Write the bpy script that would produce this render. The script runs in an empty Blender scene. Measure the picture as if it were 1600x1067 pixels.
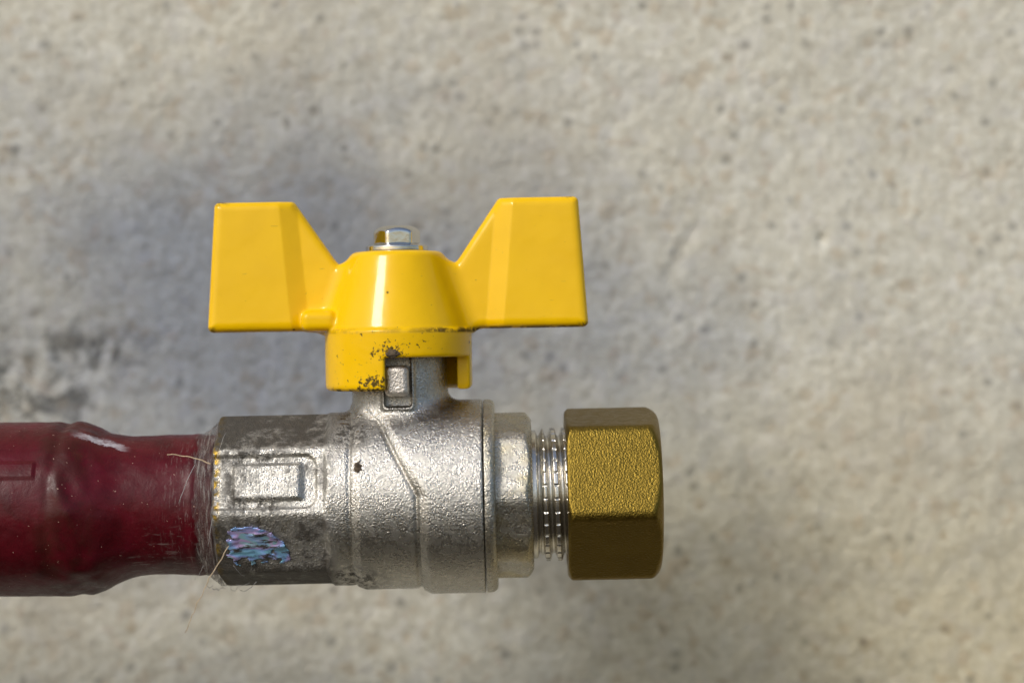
import bpy, math, random
import numpy as np
from mathutils import Vector, Matrix, noise
R = math.radians
random.seed(7)
S = 0.001                       # all modelling below is in millimetres
scene = bpy.context.scene
col = scene.collection

# ------------------------------------------------------------------ camera, world, sun, exposure
cam_d = bpy.data.cameras.new('camera')
cam = bpy.data.objects.new('camera', cam_d); col.objects.link(cam)
cam.location = (0, -0.340, 0); cam.rotation_euler = (R(90), 0, 0)
cam_d.sensor_width = 23.5; cam_d.lens = 50.0
cam_d.clip_start = 0.01; cam_d.clip_end = 200
cam_d.dof.use_dof = True; cam_d.dof.focus_distance = 0.331; cam_d.dof.aperture_fstop = 7.0
scene.camera = cam

SUN_EL, SUN_AZ = 36, -38         # degrees up, degrees to the right of the camera's back
w = bpy.data.worlds.new("World"); scene.world = w; w.use_nodes = True
wn = w.node_tree; wn.nodes.clear()
sky = wn.nodes.new('ShaderNodeTexSky'); sky.sky_type = 'NISHITA'; sky.sun_disc = False
sky.sun_elevation = R(SUN_EL); sky.sun_rotation = R(180 - SUN_AZ)
sky.air_density = 1.0; sky.dust_density = 2.0; sky.ozone_density = 1.0
bg = wn.nodes.new('ShaderNodeBackground'); bg.inputs[1].default_value = 0.11
wo = wn.nodes.new('ShaderNodeOutputWorld')
wn.links.new(sky.outputs[0], bg.inputs[0]); wn.links.new(bg.outputs[0], wo.inputs[0])
sd = bpy.data.lights.new('sun', 'SUN'); sd.energy = 1.5; sd.angle = R(16); sd.color = (1, .97, .92)
sun = bpy.data.objects.new('sun', sd); col.objects.link(sun)
sdir = Vector((math.sin(R(SUN_AZ)) * math.cos(R(SUN_EL)), -math.cos(R(SUN_AZ)) * math.cos(R(SUN_EL)), math.sin(R(SUN_EL))))
sun.rotation_euler = sdir.to_track_quat('Z', 'Y').to_euler(); sun.location = sdir * 2
scene.view_settings.view_transform = 'Standard'; scene.view_settings.look = 'None'
scene.view_settings.exposure = 0.36; scene.view_settings.gamma = 1.0
scene.render.engine = 'CYCLES'

# ------------------------------------------------------------------ object helpers
def tag(o, label=None, cat=None, group=None, kind=None):
    for k, v in (('label', label), ('category', cat), ('group', group), ('kind', kind)):
        if v: o[k] = v
    return o
def link(name, verts, faces, m, parent=None, smooth=True, mat_world=None):
    me = bpy.data.meshes.new(name)
    verts = np.asarray(verts, dtype=np.float32) * S
    if isinstance(faces, np.ndarray):
        n, k = faces.shape
        me.vertices.add(len(verts)); me.vertices.foreach_set('co', verts.ravel())
        me.loops.add(n * k); me.loops.foreach_set('vertex_index', faces.astype(np.int32).ravel())
        me.polygons.add(n); me.polygons.foreach_set('loop_start', np.arange(0, n * k, k, dtype=np.int32))
        me.update(calc_edges=True); me.validate()
    else:
        me.from_pydata([tuple(v) for v in verts.tolist()], [], faces); me.update()
    if smooth: me.polygons.foreach_set('use_smooth', np.ones(len(me.polygons), dtype=bool))
    me.materials.append(m)
    o = bpy.data.objects.new(name, me); col.objects.link(o)
    if parent: o.parent = parent
    if mat_world: o.matrix_world = mat_world
    return o
def empty(name, M):
    o = bpy.data.objects.new(name, None); col.objects.link(o); o.empty_display_size = .01; o.matrix_world = M
    return o

# ---- implicit surfaces: evaluate a distance function on a grid, extract with surface nets
def nets(f, lo, hi, h):
    ax = [np.arange(a, b + h, h, dtype=np.float32) for a, b in zip(lo, hi)]
    nx, ny, nz = [len(a) for a in ax]
    V = np.empty((nx, ny, nz), np.float32)
    Y, Z = np.meshgrid(ax[1], ax[2], indexing='ij')
    st = 16
    for i in range(0, nx, st):
        xs = ax[0][i:i + st]
        X = np.broadcast_to(xs[:, None, None], (len(xs), ny, nz))
        V[i:i + st] = f(X, np.broadcast_to(Y, X.shape), np.broadcast_to(Z, X.shape))
    sg = V < 0
    c = np.zeros((nx - 1, ny - 1, nz - 1), np.uint8)
    for dx in (0, 1):
        for dy in (0, 1):
            for dz in (0, 1):
                c += sg[dx:nx - 1 + dx, dy:ny - 1 + dy, dz:nz - 1 + dz]
    cell = np.argwhere((c > 0) & (c < 8))
    idx = -np.ones(c.shape, np.int32); idx[tuple(cell.T)] = np.arange(len(cell))
    P = np.zeros((len(cell), 3)); W = np.zeros(len(cell))
    cor = [(a, b, d) for a in (0, 1) for b in (0, 1) for d in (0, 1)]
    for p in cor:
        for k in range(3):
            if p[k]: continue
            q = list(p); q[k] = 1
            a = V[cell[:, 0] + p[0], cell[:, 1] + p[1], cell[:, 2] + p[2]]
            b = V[cell[:, 0] + q[0], cell[:, 1] + q[1], cell[:, 2] + q[2]]
            m = (a < 0) != (b < 0)
            t = np.where(m, a / np.where(m, a - b, 1), 0)
            pt = np.tile(np.array(p, float), (len(cell), 1)); pt[:, k] += t
            P[m] += pt[m]; W[m] += 1
    P = (cell + P / W[:, None]) * h + np.array([a[0] for a in ax])
    F = []
    for k in range(3):
        u, v = [(1, 2), (2, 0), (0, 1)][k]
        s0 = [slice(None)] * 3; s1 = [slice(None)] * 3; s0[k] = slice(0, -1); s1[k] = slice(1, None)
        ch = sg[tuple(s0)] != sg[tuple(s1)]
        e = np.argwhere(ch)
        ok = (e[:, u] > 0) & (e[:, v] > 0) & (e[:, u] < V.shape[u] - 1) & (e[:, v] < V.shape[v] - 1)
        e = e[ok]
        def at(du, dv):
            q = e.copy(); q[:, u] -= du; q[:, v] -= dv
            return idx[tuple(q.T)]
        quad = np.stack([at(1, 1), at(0, 1), at(0, 0), at(1, 0)], 1)
        neg = ~sg[tuple(e.T)]
        quad[neg] = quad[neg][:, ::-1]
        F.append(quad)
    F = np.concatenate(F)
    P = P.astype(np.float32)
    for _ in range(3):                                  # pull the vertices onto the true surface
        x, y, z = P.T; e = 0.04
        d = f(x, y, z)
        g = np.stack([f(x + e, y, z) - f(x - e, y, z), f(x, y + e, z) - f(x, y - e, z), f(x, y, z + e) - f(x, y, z - e)], 1) / (2 * e)
        n2 = np.maximum((g * g).sum(1), .3)
        P = P - np.clip(d / n2, -h * .5, h * .5)[:, None] * g * .7
    return P, F
def smin(a, b, k):
    h = np.clip(.5 + .5 * (b - a) / k, 0, 1); return b * (1 - h) + a * h - k * h * (1 - h)
def smax(a, b, k): return -smin(-a, -b, k)
def box(x, y, z, c, s, r=.3):
    qx, qy, qz = abs(x - c[0]) - s[0] + r, abs(y - c[1]) - s[1] + r, abs(z - c[2]) - s[2] + r
    return np.sqrt(np.maximum(qx, 0) ** 2 + np.maximum(qy, 0) ** 2 + np.maximum(qz, 0) ** 2) + np.minimum(np.maximum(qx, np.maximum(qy, qz)), 0) - r
def sstep(a, b, x):
    t = np.clip((x - a) / (b - a), 0, 1); return t * t * (3 - 2 * t)
def ngon(y, z, n, ap, a0, k=.15):
    d = None
    for i in range(n):
        a = R(a0 + 360 / n * i)
        q = -y * math.cos(a) + z * math.sin(a) - ap
        d = q if d is None else smax(d, q, k)
    return d
def lathe(prof, n=96, cap=True):
    """closed ring sweep about x of (x, r) points"""
    V = []; F = []
    for x, r in prof:
        for i in range(n):
            a = 2 * math.pi * i / n; V.append((x, r * math.cos(a), r * math.sin(a)))
    for j in range(len(prof) - 1):
        for i in range(n):
            F.append((j * n + i, j * n + (i + 1) % n, (j + 1) * n + (i + 1) % n, (j + 1) * n + i))
    return V, F
def tube(pts, rad, n=8):
    V = []; F = []
    pts = [Vector(p) for p in pts]; u = None
    for i, p in enumerate(pts):
        t = (pts[min(i + 1, len(pts) - 1)] - pts[max(i - 1, 0)]).normalized()
        u = (Vector((.3, .8, .5)) if u is None else u); u = (u - t * u.dot(t)).normalized(); v = t.cross(u)
        rr = rad[i] if hasattr(rad, '__len__') else rad
        for k in range(n):
            a = 2 * math.pi * k / n; V.append(p + (u * math.cos(a) + v * math.sin(a)) * rr)
    for i in range(len(pts) - 1):
        for k in range(n): F.append((i * n + k, i * n + (k + 1) % n, (i + 1) * n + (k + 1) % n, (i + 1) * n + k))
    F.append(tuple(range(n))[::-1]); F.append(tuple((len(pts) - 1) * n + k for k in range(n)))
    return V, F

# ------------------------------------------------------------------ material helpers
class NT:
    def __init__(s, name):
        s.m = bpy.data.materials.new(name); s.m.use_nodes = True; s.t = s.m.node_tree
        s.b = s.t.nodes['Principled BSDF']
        tc = s.t.nodes.new('ShaderNodeTexCoord')
        mp = s.t.nodes.new('ShaderNodeMapping'); mp.inputs['Scale'].default_value = (1000,) * 3
        s.t.links.new(tc.outputs['Object'], mp.inputs[0]); s.co = mp.outputs[0]      # millimetres
        sx = s.t.nodes.new('ShaderNodeSeparateXYZ'); s.t.links.new(s.co, sx.inputs[0])
        s.x, s.y, s.z = sx.outputs
    def set(s, sock, v):
        if isinstance(v, bpy.types.NodeSocket): s.t.links.new(v, sock)
        else: sock.default_value = v
    def noise(s, scale, detail=3, rough=.55, dist=0, co=None, out='Fac'):
        n = s.t.nodes.new('ShaderNodeTexNoise'); s.set(n.inputs['Vector'], co or s.co)
        n.inputs['Scale'].default_value = scale; n.inputs['Detail'].default_value = detail
        n.inputs['Roughness'].default_value = rough; n.inputs['Distortion'].default_value = dist
        return n.outputs[out]
    def vor(s, scale, feature='F1', co=None, out='Distance'):
        n = s.t.nodes.new('ShaderNodeTexVoronoi'); s.set(n.inputs['Vector'], co or s.co)
        n.inputs['Scale'].default_value = scale; n.feature = feature; return n.outputs[out]
    def scale(s, v, loc=(0, 0, 0), rot=(0, 0, 0)):
        n = s.t.nodes.new('ShaderNodeMapping'); s.set(n.inputs[0], s.co)
        n.inputs['Scale'].default_value = v; n.inputs['Location'].default_value = loc
        n.inputs['Rotation'].default_value = rot; return n.outputs[0]
    def math(s, op, a, b=0., c=0., clamp=False):
        n = s.t.nodes.new('ShaderNodeMath'); n.operation = op; n.use_clamp = clamp
        s.set(n.inputs[0], a); s.set(n.inputs[1], b); s.set(n.inputs[2], c); return n.outputs[0]
    def map(s, v, a, b, c=0., d=1.):
        n = s.t.nodes.new('ShaderNodeMapRange'); n.interpolation_type = 'SMOOTHSTEP'; s.set(n.inputs[0], v)
        for i, q in enumerate((a, b, c, d)): n.inputs[i + 1].default_value = q
        return n.outputs[0]
    def ramp(s, v, stops):
        n = s.t.nodes.new('ShaderNodeValToRGB'); s.set(n.inputs[0], v); e = n.color_ramp.elements
        while len(e) < len(stops): e.new(.5)
        for q, (p, c) in zip(e, stops): q.position = p; q.color = (*c, 1)
        return n.outputs[0]
    def mix(s, f, a, b, mode='MIX'):
        n = s.t.nodes.new('ShaderNodeMix'); n.data_type = 'RGBA'; n.blend_type = mode
        s.set(n.inputs[0], f); s.set(n.inputs[6], a if not isinstance(a, tuple) else (*a, 1)); s.set(n.inputs[7], b if not isinstance(b, tuple) else (*b, 1))
        return n.outputs[2]
    def bump(s, h, strength=1., dist=.1, prev=None):
        n = s.t.nodes.new('ShaderNodeBump'); s.set(n.inputs['Height'], h)
        n.inputs['Strength'].default_value = strength; n.inputs['Distance'].default_value = dist * S
        if prev: s.t.links.new(prev, n.inputs['Normal'])
        return n.outputs[0]
    def p(s, **k):
        for a, v in k.items():
            a = a.replace('_', ' ').title() if a != 'IOR' else a
            sock = s.b.inputs[{'Specular': 'Specular IOR Level', 'Coat': 'Coat Weight', 'Sheen': 'Sheen Weight', 'Transmission': 'Transmission Weight'}.get(a, a)]
            s.set(sock, (*v, 1) if isinstance(v, tuple) and len(v) == 3 else v)
        return s.m
    # soft box window in x/z (mm), 1 inside
    def win(s, sock, a, b, f=1.):
        return s.math('MULTIPLY', s.map(sock, a - f, a + f), s.map(sock, b - f, b + f, 1., 0.))
    def blob(s, cx, cz, rx, rz, soft=.5):
        a = s.math('DIVIDE', s.math('SUBTRACT', s.x, cx), rx); b = s.math('DIVIDE', s.math('SUBTRACT', s.z, cz), rz)
        d = s.math('SQRT', s.math('ADD', s.math('MULTIPLY', a, a), s.math('MULTIPLY', b, b)))
        return s.map(d, 1 - soft, 1 + soft, 1., 0.)

def mat_wall():
    t = NT('sandy_render')
    w1 = t.noise(.35, 2); 
    wc = t.mix(.25, t.co, t.noise(.5, 3, out='Color'), 'ADD')
    grain = t.vor(.42, co=wc, out='Color'); gd = t.vor(.42, co=wc)
    g = t.math('ADD', t.math('MULTIPLY', t.noise(.62, 4, .65), .68), t.math('MULTIPLY', t.noise(.22, 3, .6), .32))
    base = t.ramp(g, [(.31, (.41, .37, .285)), (.43, (.545, .515, .42)), (.54, (.62, .595, .495)), (.70, (.75, .73, .645))])
    sp = t.t.nodes.new('ShaderNodeSeparateColor'); t.set(sp.inputs[0], grain)
    base = t.mix(t.map(sp.outputs[0], .80, .86, 0, .35), base, (.62, .60, .55))          # pale sand grains
    base = t.mix(t.map(sp.outputs[1], .88, .92, 0, .3), base, (.42, .30, .17))            # ochre grains
    near = t.map(gd, .25, .55, 1, 0)
    base = t.mix(t.math('MULTIPLY', t.map(sp.outputs[2], .91, .95, 0, .42), near), base, (.10, .095, .09))   # dark grains
    blot = t.noise(.035, 4, .6, .6)
    base = t.mix(t.map(blot, .44, .66, 0, .2), base, (.33, .345, .36))                    # cooler cement patches
    base = t.mix(t.map(t.noise(.022, 3, .5, co=t.scale((1, 1, 1), (31, 5, 9))), .5, .7, 0, .3), base, (.48, .43, .33))  # warmer lime patches
    lw = t.math('ADD', t.math('MULTIPLY', t.map(t.z, 5, -45), t.map(t.x, -10, 30)), t.math('MULTIPLY', t.math('SUBTRACT', t.noise(.03, 3), .5), .8), clamp=True)
    base = t.mix(t.math('MULTIPLY', lw, .8), base, (.92, .85, .68), 'MULTIPLY')            # warm, dimmer light at the lower right, tinted into the colour
    n2 = t.noise(.12, 5, .7, 1.2)
    # damp, algae-dark pits at the left edge and a scratch with a rusty run
    st = t.math('MULTIPLY', t.math('MAXIMUM', t.blob(-88, -8, 13, 9, .8), t.blob(-76, -2, 9, 4, .9)), t.map(n2, .48, .60))
    base = t.mix(t.math('MULTIPLY', st, .75), base, (.05, .05, .045))
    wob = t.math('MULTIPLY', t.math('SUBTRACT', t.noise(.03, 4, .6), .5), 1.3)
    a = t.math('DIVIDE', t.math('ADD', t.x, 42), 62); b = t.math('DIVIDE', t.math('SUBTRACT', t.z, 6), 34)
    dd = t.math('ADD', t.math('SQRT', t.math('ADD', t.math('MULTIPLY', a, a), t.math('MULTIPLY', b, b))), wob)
    base = t.mix(t.map(dd, 1.7, .3, 0, 1.), base, (.44, .49, .64), 'MULTIPLY')         # soft bluish shade round handle and pipe, painted into the wall colour
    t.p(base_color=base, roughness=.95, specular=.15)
    h = t.math('ADD', t.math('MULTIPLY', t.noise(.8, 5, .65), 1.), t.math('MULTIPLY', gd, -.3))
    return t.p(normal=t.bump(h, .7, .8))

def casting(name, base, rough, gscale=2.6, gstr=1., dirt=None, dirtcol=(.042, .033, .022), tint=None):
    t = NT(name)
    gr = t.vor(gscale, co=t.mix(.2, t.co, t.noise(3, 2, out='Color'), 'ADD'))
    fine = t.noise(gscale * 1.1, 2, .6)
    c = t.ramp(t.noise(.25, 4, .6), [(.3, tuple(v * .9 for v in base)), (.7, base)])
    if tint: c = t.mix(t.map(t.noise(.16, 3, .6, co=t.scale((1, 1, 1), (9, 2, 4))), .45, .7, 0, .6), c, tint)
    h = t.math('ADD', t.math('MULTIPLY', gr, .35), fine)
    rr = t.map(t.noise(.8, 3), .3, .7, rough - .06, rough + .08)
    if dirt: c = t.mix(t.math('MULTIPLY', t.map(t.x, -26.6, -27.6), t.map(t.noise(.8, 4, .7, co=t.scale((1, 1, 1), (2, 6, 3))), .45, .55)), c, (.62, .40, .06))
    metal = 1.
    if dirt:
        d = dirt(t)
        dc = t.ramp(t.noise(.9, 4, .7, .1), [(.3, tuple(v * .45 for v in dirtcol)), (.6, dirtcol), (.8, tuple(v * 2.4 for v in dirtcol))])
        c = t.mix(d, c, dc); metal = t.math('SUBTRACT', 1., t.math('MULTIPLY', d, .7), clamp=True)
        rr = t.math('ADD', rr, t.math('MULTIPLY', d, .4), clamp=True)
        nb = t.bump(t.math('MULTIPLY', d, t.noise(1.2, 4, .7)), .6, .35)
    else: nb = None
    t.p(base_color=c, metallic=metal, roughness=rr)
    return t.p(normal=t.bump(h, gstr, .135, nb))

def body_dirt(t):
    n = t.noise(.30, 6, .74, .1); n2 = t.noise(.7, 5, .78, .1, co=t.scale((1, 1, 1), (3, 8, 2)))
    barrel = t.map(t.x, -8.5, -11.5)                                    # left barrel
    top = t.math('MULTIPLY', t.map(t.z, 7.8, 9.3), .22)
    low = t.math('MULTIPLY', t.map(t.z, -1.0, -3.5), .14)
    low2 = t.math('MULTIPLY', t.map(t.z, -8.0, -10.5), .12)
    edge = t.math('MULTIPLY', t.map(t.x, -22, -28), .05)
    amt = t.math('ADD', t.math('ADD', top, low), t.math('ADD', low2, edge))
    a = t.map(t.math('ADD', n, t.math('MULTIPLY', amt, 1.)), .46, .74)
    a = t.math('MULTIPLY', a, barrel)
    # grime lodged round the embossed panel
    ring = t.math('SUBTRACT', t.math('MULTIPLY', t.win(t.x, -26.5, -12.2, .5), t.win(t.z, -1.0, 8.4, .4)), t.math('MULTIPLY', t.win(t.x, -24.3, -13.5, .5), t.win(t.z, 1.6, 6.2, .5)))
    b = t.math('MULTIPLY', t.math('MULTIPLY', ring, t.win(t.x, -27, -17, 3)), t.map(n2, .46, .58))
    c = t.math('MULTIPLY', t.math('MAXIMUM', t.blob(-7.5, 10.5, 4, 2.2, .6), t.blob(-8, -12, 4.5, 2.5, .7)), t.map(n2, .42, .58))
    sp = t.math('MULTIPLY', t.map(t.noise(1.3, 3, .6, co=t.scale((1, 1, 1), (40, 1, 7))), .70, .76), .8)
    return t.math('MULTIPLY', t.math('MAXIMUM', t.math('MAXIMUM', a, b), t.math('MAXIMUM', c, sp)), .92, clamp=True)

def mat_yellow():
    t = NT('yellow_paint')
    n = t.noise(.75, 5, .72, .6); n1 = t.noise(1.6, 4, .7, .3, co=t.scale((1, 1, 1), (5, 3, 1)))
    fr = t.map(t.y, -3, -6)                                              # chips on the front of the skirt
    z1 = t.blob(-3.4, 17.8, 3.2, 1.9, .7); z2 = t.blob(-.6, 22.9, 3.2, 1.6, .7); z3 = t.blob(-.5, 24.3, 8.5, 2.6, .6)
    z4 = t.blob(-7, 20, 5, 4, .6)
    zz = t.math('MAXIMUM', t.math('MULTIPLY', t.math('MAXIMUM', z1, z2), .22), t.math('MULTIPLY', t.math('MAXIMUM', z3, z4), .085))
    zz = t.math('MULTIPLY', t.math('MULTIPLY', zz, 1.12), fr)
    chip = t.map(t.math('ADD', n1, zz), .72, .75)
    # dirt line under the wings and rubbed corners
    lip = t.math('MULTIPLY', t.map(t.z, 26.75, 26.2), t.map(t.z, 25.5, 25.9))
    side = t.math('MULTIPLY', t.map(t.noise(.35, 3), .38, .52), t.map(t.x, 2, 8, .35, 1.))
    line = t.math('MULTIPLY', lip, t.math('MULTIPLY', side, t.map(n, .34, .5)))
    cor = t.math('MULTIPLY', t.map(t.z, 45.6, 46.3), t.math('MULTIPLY', t.map(t.math('ABSOLUTE', t.x), 25.5, 27.5), t.map(n, .45, .55)))
    cor2 = t.math('MULTIPLY', t.math('MULTIPLY', t.map(t.z, 27.4, 26.6), t.map(t.math('ABSOLUTE', t.x), 27.5, 29)), t.map(n, .45, .55))
    rimz = t.math('MULTIPLY', t.math('MULTIPLY', t.map(t.z, 17.5, 17.1), fr), t.map(n, .45, .6))
    d = t.math('MAXIMUM', t.math('MAXIMUM', chip, line), t.math('MAXIMUM', t.math('MAXIMUM', cor, cor2), rimz), clamp=True)
    vc = t.t.nodes.new('ShaderNodeSeparateColor'); t.set(vc.inputs[0], t.vor(.33, out='Color'))
    spk = t.math('MULTIPLY', t.map(vc.outputs[0], .55, .6), t.map(t.vor(.33), .05, .10, 1., 0.))      # pinholes in the paint
    scr = t.math('MULTIPLY', t.map(t.noise(1.2, 2, .5, co=t.scale((.25, 1, 2.6), rot=(0, R(35), 0))), .745, .77), .5)
    d = t.math('MAXIMUM', d, t.math('MAXIMUM', spk, t.math('MULTIPLY', scr, .7)), clamp=True)
    dc = t.ramp(t.noise(2.5, 3, .7), [(.35, (.012, .009, .004)), (.6, (.09, .055, .01)), (.75, (.2, .16, .1))])
    base = t.ramp(t.noise(.12, 3, .5), [(.3, (.79, .462, .0)), (.7, (.85, .508, .0))])
    base = t.mix(t.map(t.noise(2.2, 4, .7), .66, .75, 0, .5), base, (.45, .25, .005))
    t.p(base_color=t.mix(t.math('MULTIPLY', d, .93), base, dc), roughness=t.math('ADD', t.map(t.noise(.3, 3), .3, .7, .20, .27), t.math('MULTIPLY', d, .4)), specular=.18,
        coat=t.math('SUBTRACT', .28, t.math('MULTIPLY', d, .28)), coat_roughness=.06)
    return t.p(normal=t.bump(t.math('ADD', t.noise(.22, 2, .5), t.math('MULTIPLY', d, -.25)), .45, .35))

def mat_pipe():
    t = NT('maroon_sleeve')
    st = t.noise(1.1, 5, .7, .5)
    c = t.ramp(t.noise(.18, 4, .6, .5), [(.3, (.045, .0012, .003)), (.55, (.078, .0025, .0065)), (.75, (.10, .004, .013))])
    band = t.math('MULTIPLY', t.win(t.x, -55, -46.5, 1.8), t.map(t.noise(.25, 4, .7), .36, .6))
    c = t.mix(t.math('MULTIPLY', band, .6), c, (.045, .010, .006))
    sc = t.noise(1.2, 4, .7, .3, co=t.scale((.25, 1, 1.0), rot=(0, R(50), 0)))
    dust = t.math('MULTIPLY', t.map(t.noise(.9, 5, .75, .5, co=t.scale((3.0, .5, .5))), .54, .68), t.map(t.x, -39, -31))
    lower = t.math('MULTIPLY', t.map(sc, .55, .68), t.blob(-36, -8, 6, 4, .8))
    c = t.mix(t.math('MULTIPLY', t.math('MAXIMUM', dust, lower), .55), c, (.25, .20, .18))
    pk = t.map(t.noise(1.9, 2, .5, co=t.scale((1, 1, 1), (7, 7, 7))), .735, .76)
    c = t.mix(t.math('MULTIPLY', pk, .7), c, (.5, .33, .25))
    # whitish tear of the sleeve on the shoulder
    d1 = t.math('ABSOLUTE', t.math('ADD', t.math('SUBTRACT', t.z, 10.0), t.math('MULTIPLY', t.math('ADD', t.x, 45.8), .32)))
    tear = t.math('MULTIPLY', t.map(t.math('ADD', d1, t.math('MULTIPLY', t.math('SUBTRACT', t.noise(.8, 4, .7), .5), 1.0)), .24, .48, 1, 0), t.win(t.x, -49.0, -42.6, 1.8))
    tear = t.math('MULTIPLY', tear, t.map(t.y, -2, -4))
    c = t.mix(t.math('MULTIPLY', tear, t.map(t.noise(.9, 4, .75, co=t.scale((.5, 1, 1.5))), .35, .6, .25, .85)), c, (.50, .47, .50))
    t.p(base_color=c, roughness=t.math('ADD', t.map(st, .3, .7, .30, .46), t.math('MULTIPLY', dust, .3)), specular=.24)
    return t.p(normal=t.bump(t.math('ADD', t.noise(.5, 5, .65, .4), t.math('MULTIPLY', tear, .5)), .25, .4))

def mat_film():
    t = NT('dusty_film')
    sc = t.noise(1.1, 4, .65, .2, co=t.scale((2.2, .28, .28)))
    c = t.ramp(sc, [(.35, (.09, .07, .06)), (.55, (.17, .145, .13)), (.75, (.30, .27, .25))])
    t.p(base_color=c, roughness=.5, alpha=t.math('MULTIPLY', t.map(sc, .38, .68, .25, .8), t.map(t.math('ADD', t.x, t.math('MULTIPLY', sc, 2.)), -30.6, -29.2, 0., 1.)))
    return t.p(normal=t.bump(sc, .8, .4))

def mat_holo():
    t = NT('foil_sticker')
    co = t.scale((.6, 1, 1.3), rot=(0, R(12), 0))
    n = t.noise(.30, 3, .55, .5, co=co)
    c = t.ramp(n, [(.28, (.35, .40, .42)), (.38, (.20, .55, .70)), (.46, (.25, .42, .85)), (.52, (.50, .42, .80)), (.57, (.62, .38, .70)), (.62, (.30, .62, .62)), (.68, (.30, .50, .85)), (.8, (.5, .52, .55))])
    tears = t.map(t.noise(.9, 5, .75, .1, co=t.scale((.3, 1, 1.0))), .50, .58)
    c = t.mix(.25, c, (.30, .36, .5)); c = t.mix(tears, c, (.05, .045, .04))
    t.p(base_color=c, metallic=t.math('SUBTRACT', .35, t.math('MULTIPLY', tears, .3)), roughness=t.math('ADD', .25, t.math('MULTIPLY', tears, .4)))
    return t.p(normal=t.bump(t.noise(.8, 3, .6), .35, .15))

def simple(name, colr, rough, metal=0., var=.3, scale=1.5, **k):
    t = NT(name)
    c = t.ramp(t.noise(scale, 5, .65), [(.3, tuple(v * (1 - var) for v in colr)), (.7, tuple(min(1, v * (1 + var)) for v in colr))])
    t.p(base_color=c, roughness=rough, metallic=metal, **k)
    return t.p(normal=t.bump(t.noise(scale * 2, 4), .4, .1))

WALL = mat_wall(); YEL = mat_yellow(); PIPE = mat_pipe(); FILM = mat_film(); HOLO = mat_holo()
NICK = casting('nickel_casting', (.54, .515, .46), .25, 3.8, 1., body_dirt)
NICK2 = casting('nickel_cap', (.52, .49, .42), .26, 3.8, 1., tint=(.52, .43, .22))
BRASS = casting('raw_brass', (.205, .138, .024), .36, 3.4, .9)
CHROME = simple('chrome_steel', (.56, .55, .53), .08, 1., .05, .2)
TURNED = simple('turned_nickel', (.62, .59, .52), .16, 1., .08, 3.)
DIRT = simple('dried_dirt', (.09, .065, .04), .95, 0, .5, 1.8)
STRAW = simple('dry_fibre', (.50, .38, .24), .7, 0, .25)
WEB = simple('cobweb', (.42, .40, .38), .7, 0, .2)
GROUND = simple('dry_ground', (.045, .038, .028), .95, 0, .3, .05)

# ------------------------------------------------------------------ the wall and the ground in front of it
def axis(lo, hi, a, b, st):
    c = [lo, lo * .6, lo * .35] + list(np.arange(a, b + st * .5, st)) + [hi * .35, hi * .6, hi]
    return sorted(c)
WY = 60.0
def build_wall():
    xs = axis(-1500, 1500, -150, 150, .85); zs = axis(-550, 1600, -115, 115, .85)
    V = []; nx, nz = len(xs), len(zs)
    for x in xs:
        for z in zs:
            d = 0.
            if abs(x) < 160 and abs(z) < 125:
                p = Vector((x, 3.1, z))
                d = noise.noise(p * .035) * .6 + noise.noise(p * .16) * .22 + noise.noise(p * .5) * .22 + noise.noise(p * 1.1) * .12
                e = ((x + 84) / 15) ** 2 + ((z + 5) / 9) ** 2           # a broken, pitted spot at the left
                if e < 3: d -= 1.6 * math.exp(-e) * (noise.noise(p * .3) + .4)
                sx = (x - 31.0) * math.cos(R(62)) + (z - 16) * math.sin(R(62)); sy = -(x - 31.0) * math.sin(R(62)) + (z - 16) * math.cos(R(62))
                if abs(sx) < 6: d -= .45 * math.exp(-(sy / .9) ** 2)   # trowel scratch
                e = math.hypot(x - 56.8, z - 18.7)
                if e < 3: d -= 1.8 * math.exp(-(e / .8) ** 2)           # pin hole
            V.append((x, WY - d, z))
    F = [(i * nz + j, (i + 1) * nz + j, (i + 1) * nz + j + 1, i * nz + j + 1) for i in range(nx - 1) for j in range(nz - 1)]
    b = len(V)
    x0, x1, z0, z1 = xs[0], xs[-1], zs[0], zs[-1]
    V += [(x0, WY + 200, z0), (x1, WY + 200, z0), (x1, WY + 200, z1), (x0, WY + 200, z1)]
    F += [(b, b + 3, b + 2, b + 1)]
    F += [tuple([i * nz for i in range(nx)][::-1] + [b, b + 1])]
    F += [tuple([i * nz + nz - 1 for i in range(nx)] + [b + 2, b + 3])]
    F += [tuple([j for j in range(nz)] + [b + 3, b])]
    F += [tuple([(nx - 1) * nz + j for j in range(nz)][::-1] + [b + 1, b + 2])]
    o = link('wall', V, F, WALL)
    return tag(o, kind='structure')
build_wall()
g = 30000
tag(link('ground', [(-g, -g, -540), (g, -g, -540), (g, g, -540), (-g, g, -540)], [(0, 1, 2, 3)], GROUND), kind='structure')

# ------------------------------------------------------------------ the valve
TILT = Matrix.Rotation(R(-1.3), 4, 'Y')
MV = Matrix.Translation(Vector((-17.1, 0, -24.3)) * S) @ TILT
valve = tag(empty('ball_valve', MV), 'nickel ball valve with yellow butterfly handle, screwed onto the end of the maroon pipe', 'valve')

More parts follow.
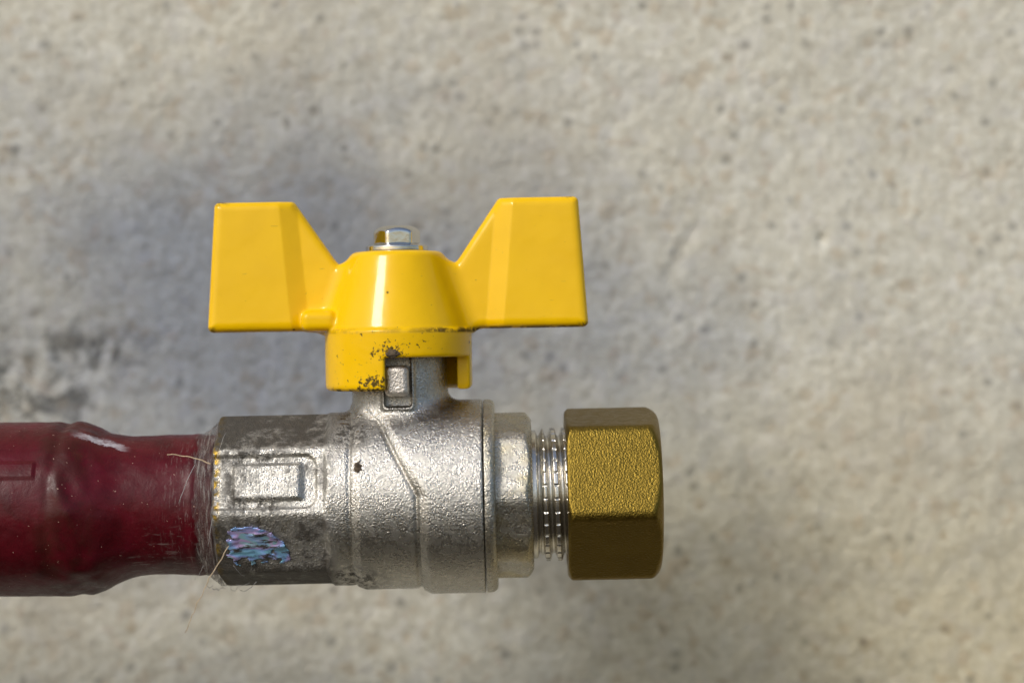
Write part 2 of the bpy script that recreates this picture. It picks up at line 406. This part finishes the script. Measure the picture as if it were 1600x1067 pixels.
A_F = 17.0
def f_body(x, y, z):
    r = np.sqrt(y * y + z * z)
    # wrench barrel: octagon cut into the cylinder, embossed panel on the facet that faces out
    ap = 12.45 + np.maximum(0, x + 11.3) * 1.3
    a = R(A_F); n_ = -y * math.cos(a) + z * math.sin(a); v = z * math.cos(a) + y * math.sin(a)
    oc = None
    for i in range(8):
        q_a = R(A_F + 45 * i)
        off = ap
        if i == 0:
            rec = 1 - sstep(-.35, .35, np.maximum(0, np.hypot(np.maximum(x + 14.2, 0), np.maximum(np.abs(v) - 2.2, 0))) - 1.9)
            blk = sstep(-25.2, -24.4, x) * (1 - sstep(-15.2, -13.9, x)) * sstep(-3.1, -2.3, v) * (1 - sstep(2.3, 3.1, v))
            off = ap - .50 * rec + .62 * blk
        q = (-y * math.cos(q_a) + z * math.sin(q_a)) - off
        oc = q if oc is None else smax(oc, q, .25)
    bar = smax(smax(r - 13.45, oc, .35), -28.1 - x, .8)
    bar = smax(bar, x + 5, .5)
    A = smax(smax(r - 14.15 + .40 * (1 - sstep(-7.0, -5.7, x)), (-7.1 - x) * .9, .35), x - 5, .3)
    xb = 3.1 - .53 * np.maximum(0, z - 1.2)
    B = smax(smax(r - 15.05 + .55 * (1 - sstep(-.1, 1.6, x - xb)), (xb - x) * .88, .35), x - 12.78, .12)
    d = smin(smin(bar, A, .3), B, .3)
    d = d + .28 * np.exp(-((x - xb + .35) / .27) ** 2) * (z < 12.5) + .13 * np.exp(-((x + 7.35) / .26) ** 2) * (r < 15.5)
    neck = smax(np.sqrt(x * x + y * y) - 7.45, z - 25.5, .4)
    neck = np.maximum(neck, 4 - z)
    d = smin(d, neck, 2.0)
    # framed stop pocket on the neck
    fr = box(x, y, z, (.1, -6.0, 19.4), (2.6, 2.1, 6.0), 1.0)
    d = smin(d, fr, .4)
    d = smax(d, -box(x, y, z, (.1, -9.2, 19.5), (2.14, 2.8, 5.3), .6), .25)
    d = smax(d, -(np.sqrt(y * y + z * z) - 8.0 + np.maximum(0, x + 20) * 3), .3)
    return d
def f_lug(x, y, z):
    return box(x, y, z, (.0, -7.8, 18.3), (1.84, 1.95, 2.35), .85)
P, F = nets(f_body, (-29, -16, -16), (13.4, 16, 26.2), .21)
body = link('valve_body', P, F, NICK, valve)
P, F = nets(f_lug, (-2.4, -10.2, 15.4), (2.4, -5.5, 21.2), .14)
link('stop_lug', P, F, casting('lug_metal', (.72, .66, .58), .45, 3.2, 1.), body)
def f_cap(x, y, z):
    r = np.sqrt(y * y + z * z)
    d = smax(smax(r - 15.0, 12.98 - x, .1), x - 14.7, 1.2)
    return smax(d, 7 - r, .3)
P, F = nets(f_cap, (12.4, -16, -16), (15.4, 16, 16), .2)
link('body_cap', P, F, NICK2, valve)
def f_hex(x, y, z):
    r = np.sqrt(y * y + z * z)
    d = smax(ngon(y, z, 8, 12.25, 26.5, .2), r - 12.85, .2)
    d = smax(smax(d, 14.3 - x, .2), x - 20.3, .45)
    d = smax(d, r - 12.6 + (x - 19.6) * 1.2, .3)
    return smax(d, 7 - r, .3)
P, F = nets(f_hex, (13.8, -13.6, -13.6), (20.9, 13.6, 13.6), .2)
link('hex_collar', P, F, NICK2, valve)

def build_thread():
    n = 720; xs = np.arange(19.8, 31.0, .09)
    th = np.arange(n) * 2 * math.pi / n
    X, T = np.meshgrid(xs, th, indexing='ij')
    ph = ((X - 22.15 - T * 1.814 / (2 * math.pi)) / 1.814) % 1.0
    tri = np.abs(ph - .5) * 2                              # 0 at crest centre
    crest = 1 - sstep(.30, .86, tri)
    land = 1 - sstep(.28, .36, tri)
    fade = sstep(21.2, 22.1, X)
    notch = (np.abs(((T * 32 / (2 * math.pi)) % 1.0) - .5) > .42) * land
    r = 9.1 + 1.25 * crest * fade - .0 * X
    r = np.where(X < 22.2, np.maximum(r, 9.1 + .9 * (1 - sstep(20.9, 21.3, X)) + .35 * sstep(21.4, 21.5, X) * (1 - sstep(22.0, 22.2, X))), r)
    r -= .30 * notch * fade
    V = np.stack([X, r * np.cos(T), r * np.sin(T)], -1).reshape(-1, 3)
    i, j = np.meshgrid(np.arange(len(xs) - 1), np.arange(n), indexing='ij')
    j2 = (j + 1) % n
    F = np.stack([i * n + j, (i) * n + j2, (i + 1) * n + j2, (i + 1) * n + j], -1).reshape(-1, 4)
    link('threaded_end', V, F, TURNED, valve)
build_thread()

def f_nut(x, y, z):
    r = np.sqrt(y * y + z * z)
    d = ngon(y, z, 6, 12.2, 19.5, .6)
    d = smax(d, r - 13.85, .35)
    d = smax(smax(d, 25.5 - x, .45), x - 40.0, .6)
    d = smax(d, (r - 13.5 + (x - 38.9) * 1.3) * .7, .5)
    d = smax(d, (r - 13.7 - (x - 26.0) * 1.6) * .6, .3)
    bore = np.where(x < 36, 10.7, 8.2)
    return smax(d, bore - r, .3)
P, F = nets(f_nut, (25, -14.6, -14.6), (40.6, 14.6, 14.6), .2)
nut = link('hex_nut', P, F, BRASS, valve); nut['label'] = 'raw brass hexagonal nut run part way onto the thread'

# ------------------------------------------------------------------ yellow butterfly handle
WING = [(7.0, 27.1), (7.0, 35.6), (9.6, 35.6), (16.4, 45.6), (27.5, 45.6), (28.7, 27.1)]
def poly_sdf(px, pz, poly):
    d = None; s = np.ones_like(px)
    N = len(poly)
    for i in range(N):
        ax, az = poly[i]; bx, bz = poly[i - 1]
        ex, ez = bx - ax, bz - az; wx, wz = px - ax, pz - az
        t = np.clip((wx * ex + wz * ez) / (ex * ex + ez * ez), 0, 1)
        q = (wx - ex * t) ** 2 + (wz - ez * t) ** 2
        d = q if d is None else np.minimum(d, q)
        c1 = pz >= az; c2 = pz < bz; c3 = ex * wz > ez * wx
        flip = (c1 & c2 & c3) | (~c1 & ~c2 & ~c3)
        s = np.where(flip, -s, s)
    return s * np.sqrt(d)
def f_handle(x, y, z):
    ax_ = np.abs(x); sg = np.where(x >= 0, 1., -1.)
    xc = 13.7 + (z - 26.2) * .09                       # the bend leans outwards going up
    k = .9
    yc = -.03 * x
    t = 1.35 + (46.4 - z) * .03 + .42 * np.clip(ax_ - xc, 0, 2.7)
    pl = (np.abs(y - yc) - t) * .96
    wing = smax(poly_sdf(ax_, z, WING) - .88, pl, 1.5)
    r = np.sqrt(x * x + y * y)
    cone = (r - (7.0 + (38.4 - z) * .335)) * .95
    hub = smax(smax(cone, z - 38.4, .9), 26.1 - z, .3)
    d = smin(hub, wing, 2.4)
    d = smin(d, box(x, y, z, (-12.0, -2.0, 27.75), (2.7, 3.6, 1.55), 1.1), .8)
    skirt = smax(smax(r - 11.45, z - 26.35, .5), 16.9 - z, 1.0)
    win = smax(smax(-1.55 - x, y + x * .268, .2), z - 21.95, .3)
    cav = smax(r - 9.4, z - 25.0, .5)
    cut = np.minimum(win, cav)
    skirt = smax(skirt, -cut, .55)
    d = smin(d, skirt, .35)
    d = smax(d, -smax(r - 7.6, z - 25.6, .3), .3)
    return d
P, F = nets(f_handle, (-31, -12.2, 16.3), (31, 12.2, 47.2), .23)
handle = link('butterfly_handle', P, F, YEL, valve); handle.rotation_euler.y = R(.35); handle.location = (-.0002, 0, -.00012); handle['label'] = 'glossy yellow butterfly handle with chipped paint on its skirt'

def f_bolt(x, y, z):
    r = np.sqrt(x * x + y * y)
    d = ngon(y, x, 6, 3.28, 9., .4)
    d = smax(d, (r - 3.72 + (z - 41.6) * 1.5) * .6, .4)
    d = smax(smax(d, z - 42.45, .4), 38.3 - z, .1)
    return smin(d, smax((r - 3.7) , z - 39.3, .2), .25)
P, F = nets(f_bolt, (-4.2, -4.2, 38.0), (4.2, 4.2, 42.9), .1)
bolt = link('handle_bolt', P, F, CHROME, handle)
def f_fl(x, y, z):
    r = np.sqrt(x * x + y * y)
    return smax(smax(smax(r - 4.9, z - 39.75 + (r - 3.4) * .33, .12), 38.42 - z, .1), 2. - r, .1)
P, F = nets(f_fl, (-5, -5, 38.1), (5, 5, 40.0), .1)
fl = link('bolt_flange', P, F, CHROME, handle)

# ------------------------------------------------------------------ foil sticker scrap, dirt clods
def facet_point(x, v, a_deg, off):
    a = R(a_deg)
    return (x, -math.cos(a) * off + math.sin(a) * v, math.sin(a) * off + math.cos(a) * v)
def build_sticker():
    V = []; F = []; nx, nv = 60, 40
    gi = {}
    for i in range(nx + 1):
        for j in range(nv + 1):
            x = -26.3 + 10.0 * i / nx; v = -4.3 + 7.6 * j / nv
            e = ((x + 23.0) / 6.4) ** 2 + ((v + 2.8) / 6.2) ** 2
            rag = noise.noise(Vector((x * .7, v * .9, 1))) * .40 + noise.noise(Vector((x * 1.6, v * 1.6, 5))) * .10
            ok = e < 1.0 + rag * .25 and x > -26 + rag * 6 and v > -3.1 + rag * 3 and rag > -.27
            if ok:
                lift = .10 + max(0, noise.noise(Vector((x * .5, v * 1.4, 9)))) * .5
                p = facet_point(x, v, A_F - 45, 12.45 + lift)
                gi[i, j] = len(V); V.append(p)
    for i in range(nx):
        for j in range(nv):
            q = [(i, j), (i + 1, j), (i + 1, j + 1), (i, j + 1)]
            if all(k in gi for k in q): F.append(tuple(gi[k] for k in q))
    o = link('foil_sticker', V, F, HOLO, valve); o['label'] = 'torn scrap of rainbow foil sticker'
    md = o.modifiers.new('s', 'SOLIDIFY'); md.thickness = .05 * S; md.offset = -1
build_sticker()
def clod(c, s, seed, parent, m, name):
    V = []; F = []; nu, nv = 28, 16
    for j in range(nv + 1):
        for i in range(nu):
            a = 2 * math.pi * i / nu; b = math.pi * j / nv
            u = Vector((math.sin(b) * math.cos(a), math.sin(b) * math.sin(a), math.cos(b)))
            k = 1 + .45 * noise.noise(u * 1.6 + Vector((seed, 0, 0))) + .3 * noise.noise(u * 4 + Vector((0, seed, 0)))
            V.append((c[0] + u.x * s[0] * k, c[1] + u.y * s[1] * k, c[2] + u.z * s[2] * k))
    for j in range(nv):
        for i in range(nu): F.append((j * nu + i, (j + 1) * nu + i, (j + 1) * nu + (i + 1) % nu, j * nu + (i + 1) % nu))
    return link(name, V, F, m, parent)
clod((-5.9, -12.6, 5.4), (.8, .7, .95), 3, valve, DIRT, 'dirt_clod')
clod((-.3, -11.55, 22.6), (.95, .35, .55), 8, handle, DIRT, 'paint_chip')

# ------------------------------------------------------------------ maroon pipe
def build_pipe():
    n = 260; xs = np.concatenate([np.linspace(-260, -72, 40), np.arange(-71.6, -28.4, .26)])
    V = []
    for x in xs:
        s = 1 / (1 + math.exp((x + 46.6) / 1.55)) if x > -64 else 1.
        sb = 1 / (1 + math.exp((x + 44.8) / 1.55)) if x > -64 else 1.
        for i in range(n):
            a = 2 * math.pi * i / n; sy, sz = math.cos(a), math.sin(a)
            m = (sz + 1) / 2; k = s * m + sb * (1 - m)
            r = 10.85 + 2.75 * k
            p = Vector((x, sy * 13, sz * 13))
            wr = math.exp(-((x + 49) / 5.) ** 2)
            r += noise.noise(p * .12) * .30 + noise.noise(p * .45) * .13 * (.4 + wr)
            r += wr * (.50 * noise.noise(Vector((x * .33 + sz * 1.6, sy * 2.2, sz * 2.2))) - .05)
            r += -.35 * math.exp(-((x + 52.8 - 1.0 * sz) / .9) ** 2) * max(0, .4 + sz * .5)
            # overlapping flat seam of the shrink sleeve at the far left
            z = sz * 13
            if x < -54.7 and sy < 0 and 5.2 < z < 7.4: r += .28
            r += .35 * math.exp(-((x + 31.6) / .6) ** 2) * .4
            V.append((x, sy * r, sz * r - .35 - .2 * k))
    nx = len(xs)
    F = [(i * n + j, i * n + (j + 1) % n, (i + 1) * n + (j + 1) % n, (i + 1) * n + j) for i in range(nx - 1) for j in range(n)]
    F += [tuple(range(n))[::-1], tuple((nx - 1) * n + j for j in range(n))]
    o = link('maroon_pipe', V, F, PIPE, mat_world=MV)
    tag(o, 'maroon sleeved pipe with a thick shoulder, entering from the left edge and carrying the valve', 'pipe')
    return o
pipe = build_pipe()
def build_collar():
    n = 240; xs = np.arange(-31.6, -27.6, .12); V = []
    for x in xs:
        k = sstep(-31.0, -28.0, x)
        for i in range(n):
            a = 2 * math.pi * i / n; sy, sz = math.cos(a), math.sin(a)
            q = Vector((x * 1.4, sy * 5, sz * 5))
            r = 11.0 + 1.75 * float(k) ** 1.3 + .16 * noise.noise(q) + .05 * noise.noise(q * 3)
            V.append((x + .5 * noise.noise(Vector((sy * 4, sz * 4, 2))) * (1 - float(k)), sy * r, sz * r - .3))
    nx = len(xs)
    F = [(i * n + j, i * n + (j + 1) % n, (i + 1) * n + (j + 1) % n, (i + 1) * n + j) for i in range(nx - 1) for j in range(n)]
    o = link('film_collar', V, F, FILM); o.parent = pipe
    o['label'] = 'dusty wrinkled film where the sleeve ends'
build_collar()

# ------------------------------------------------------------------ dry fibres and cobweb, hanging on the joint
def w(px, py, y=0.):               # photo pixel -> world mm at depth y
    k = (340 + y) / 340; return Vector(((px - 800) * .1 * k, y, (533.5 - py) * .1 * k))
def fibre(name, pts, rad, m, label, cat='fibre'):
    P = []
    for i in range(len(pts) - 1):
        for t in np.linspace(0, 1, 9)[:-1]:
            p = pts[i].lerp(pts[i + 1], t) + Vector(noise.noise_vector(pts[i].lerp(pts[i + 1], t) * .8)) * .25; P.append(p)
    P.append(pts[-1])
    rr = [rad * (1 - .35 * i / len(P)) for i in range(len(P))]
    V, F = tube(P, rr, 6)
    return tag(link(name, V, F, m), label, cat)
fibre('dry_fibre', [w(358, 852, -13.5), w(334, 893, -14.5), w(312, 935, -14.5), w(290, 987, -14)], .09, STRAW, 'long pale dry fibre hanging down below the pipe joint')
fibre('dry_fibre', [w(331, 725, -13.2), w(300, 714, -12.9), w(262, 710, -12.3)], .10, STRAW, 'short straw fibre lying across the end of the maroon pipe')
def build_web():
    V = []; F = []
    rnd = random.Random(4)
    for k in range(15):
        a = R(rnd.uniform(-75, 40)); x = rnd.uniform(-31.5, -24); L = rnd.uniform(1.2, 5)
        if k < 8: a = R(rnd.uniform(-95, -60)); L = rnd.uniform(3, 8)
        r = 13.3 + rnd.uniform(0, .7); da = rnd.uniform(-.25, .25); dx = rnd.uniform(-1, 1)
        pts = []
        for i in range(8):
            t = i / 7; aa = a + da * t * L * .4; rr = r + .8 * math.sin(t * 3.1) * rnd.uniform(.1, .6) - (max(0, -30 - x) * .6)
            pts.append(MV.to_3x3() @ Vector((x + dx * L * t * .7, -rr * math.cos(aa), rr * math.sin(aa))) + Vector((-17.1, 0, -24.3)))
        v, f = tube(pts, rnd.uniform(.018, .05), 4); b = len(V)
        V += v; F += [tuple(q + b for q in ff) for ff in f]
    o = link('cobweb', V, F, WEB); tag(o, 'wisps of grey cobweb clinging round the pipe joint', 'cobweb', kind='stuff')
build_web()
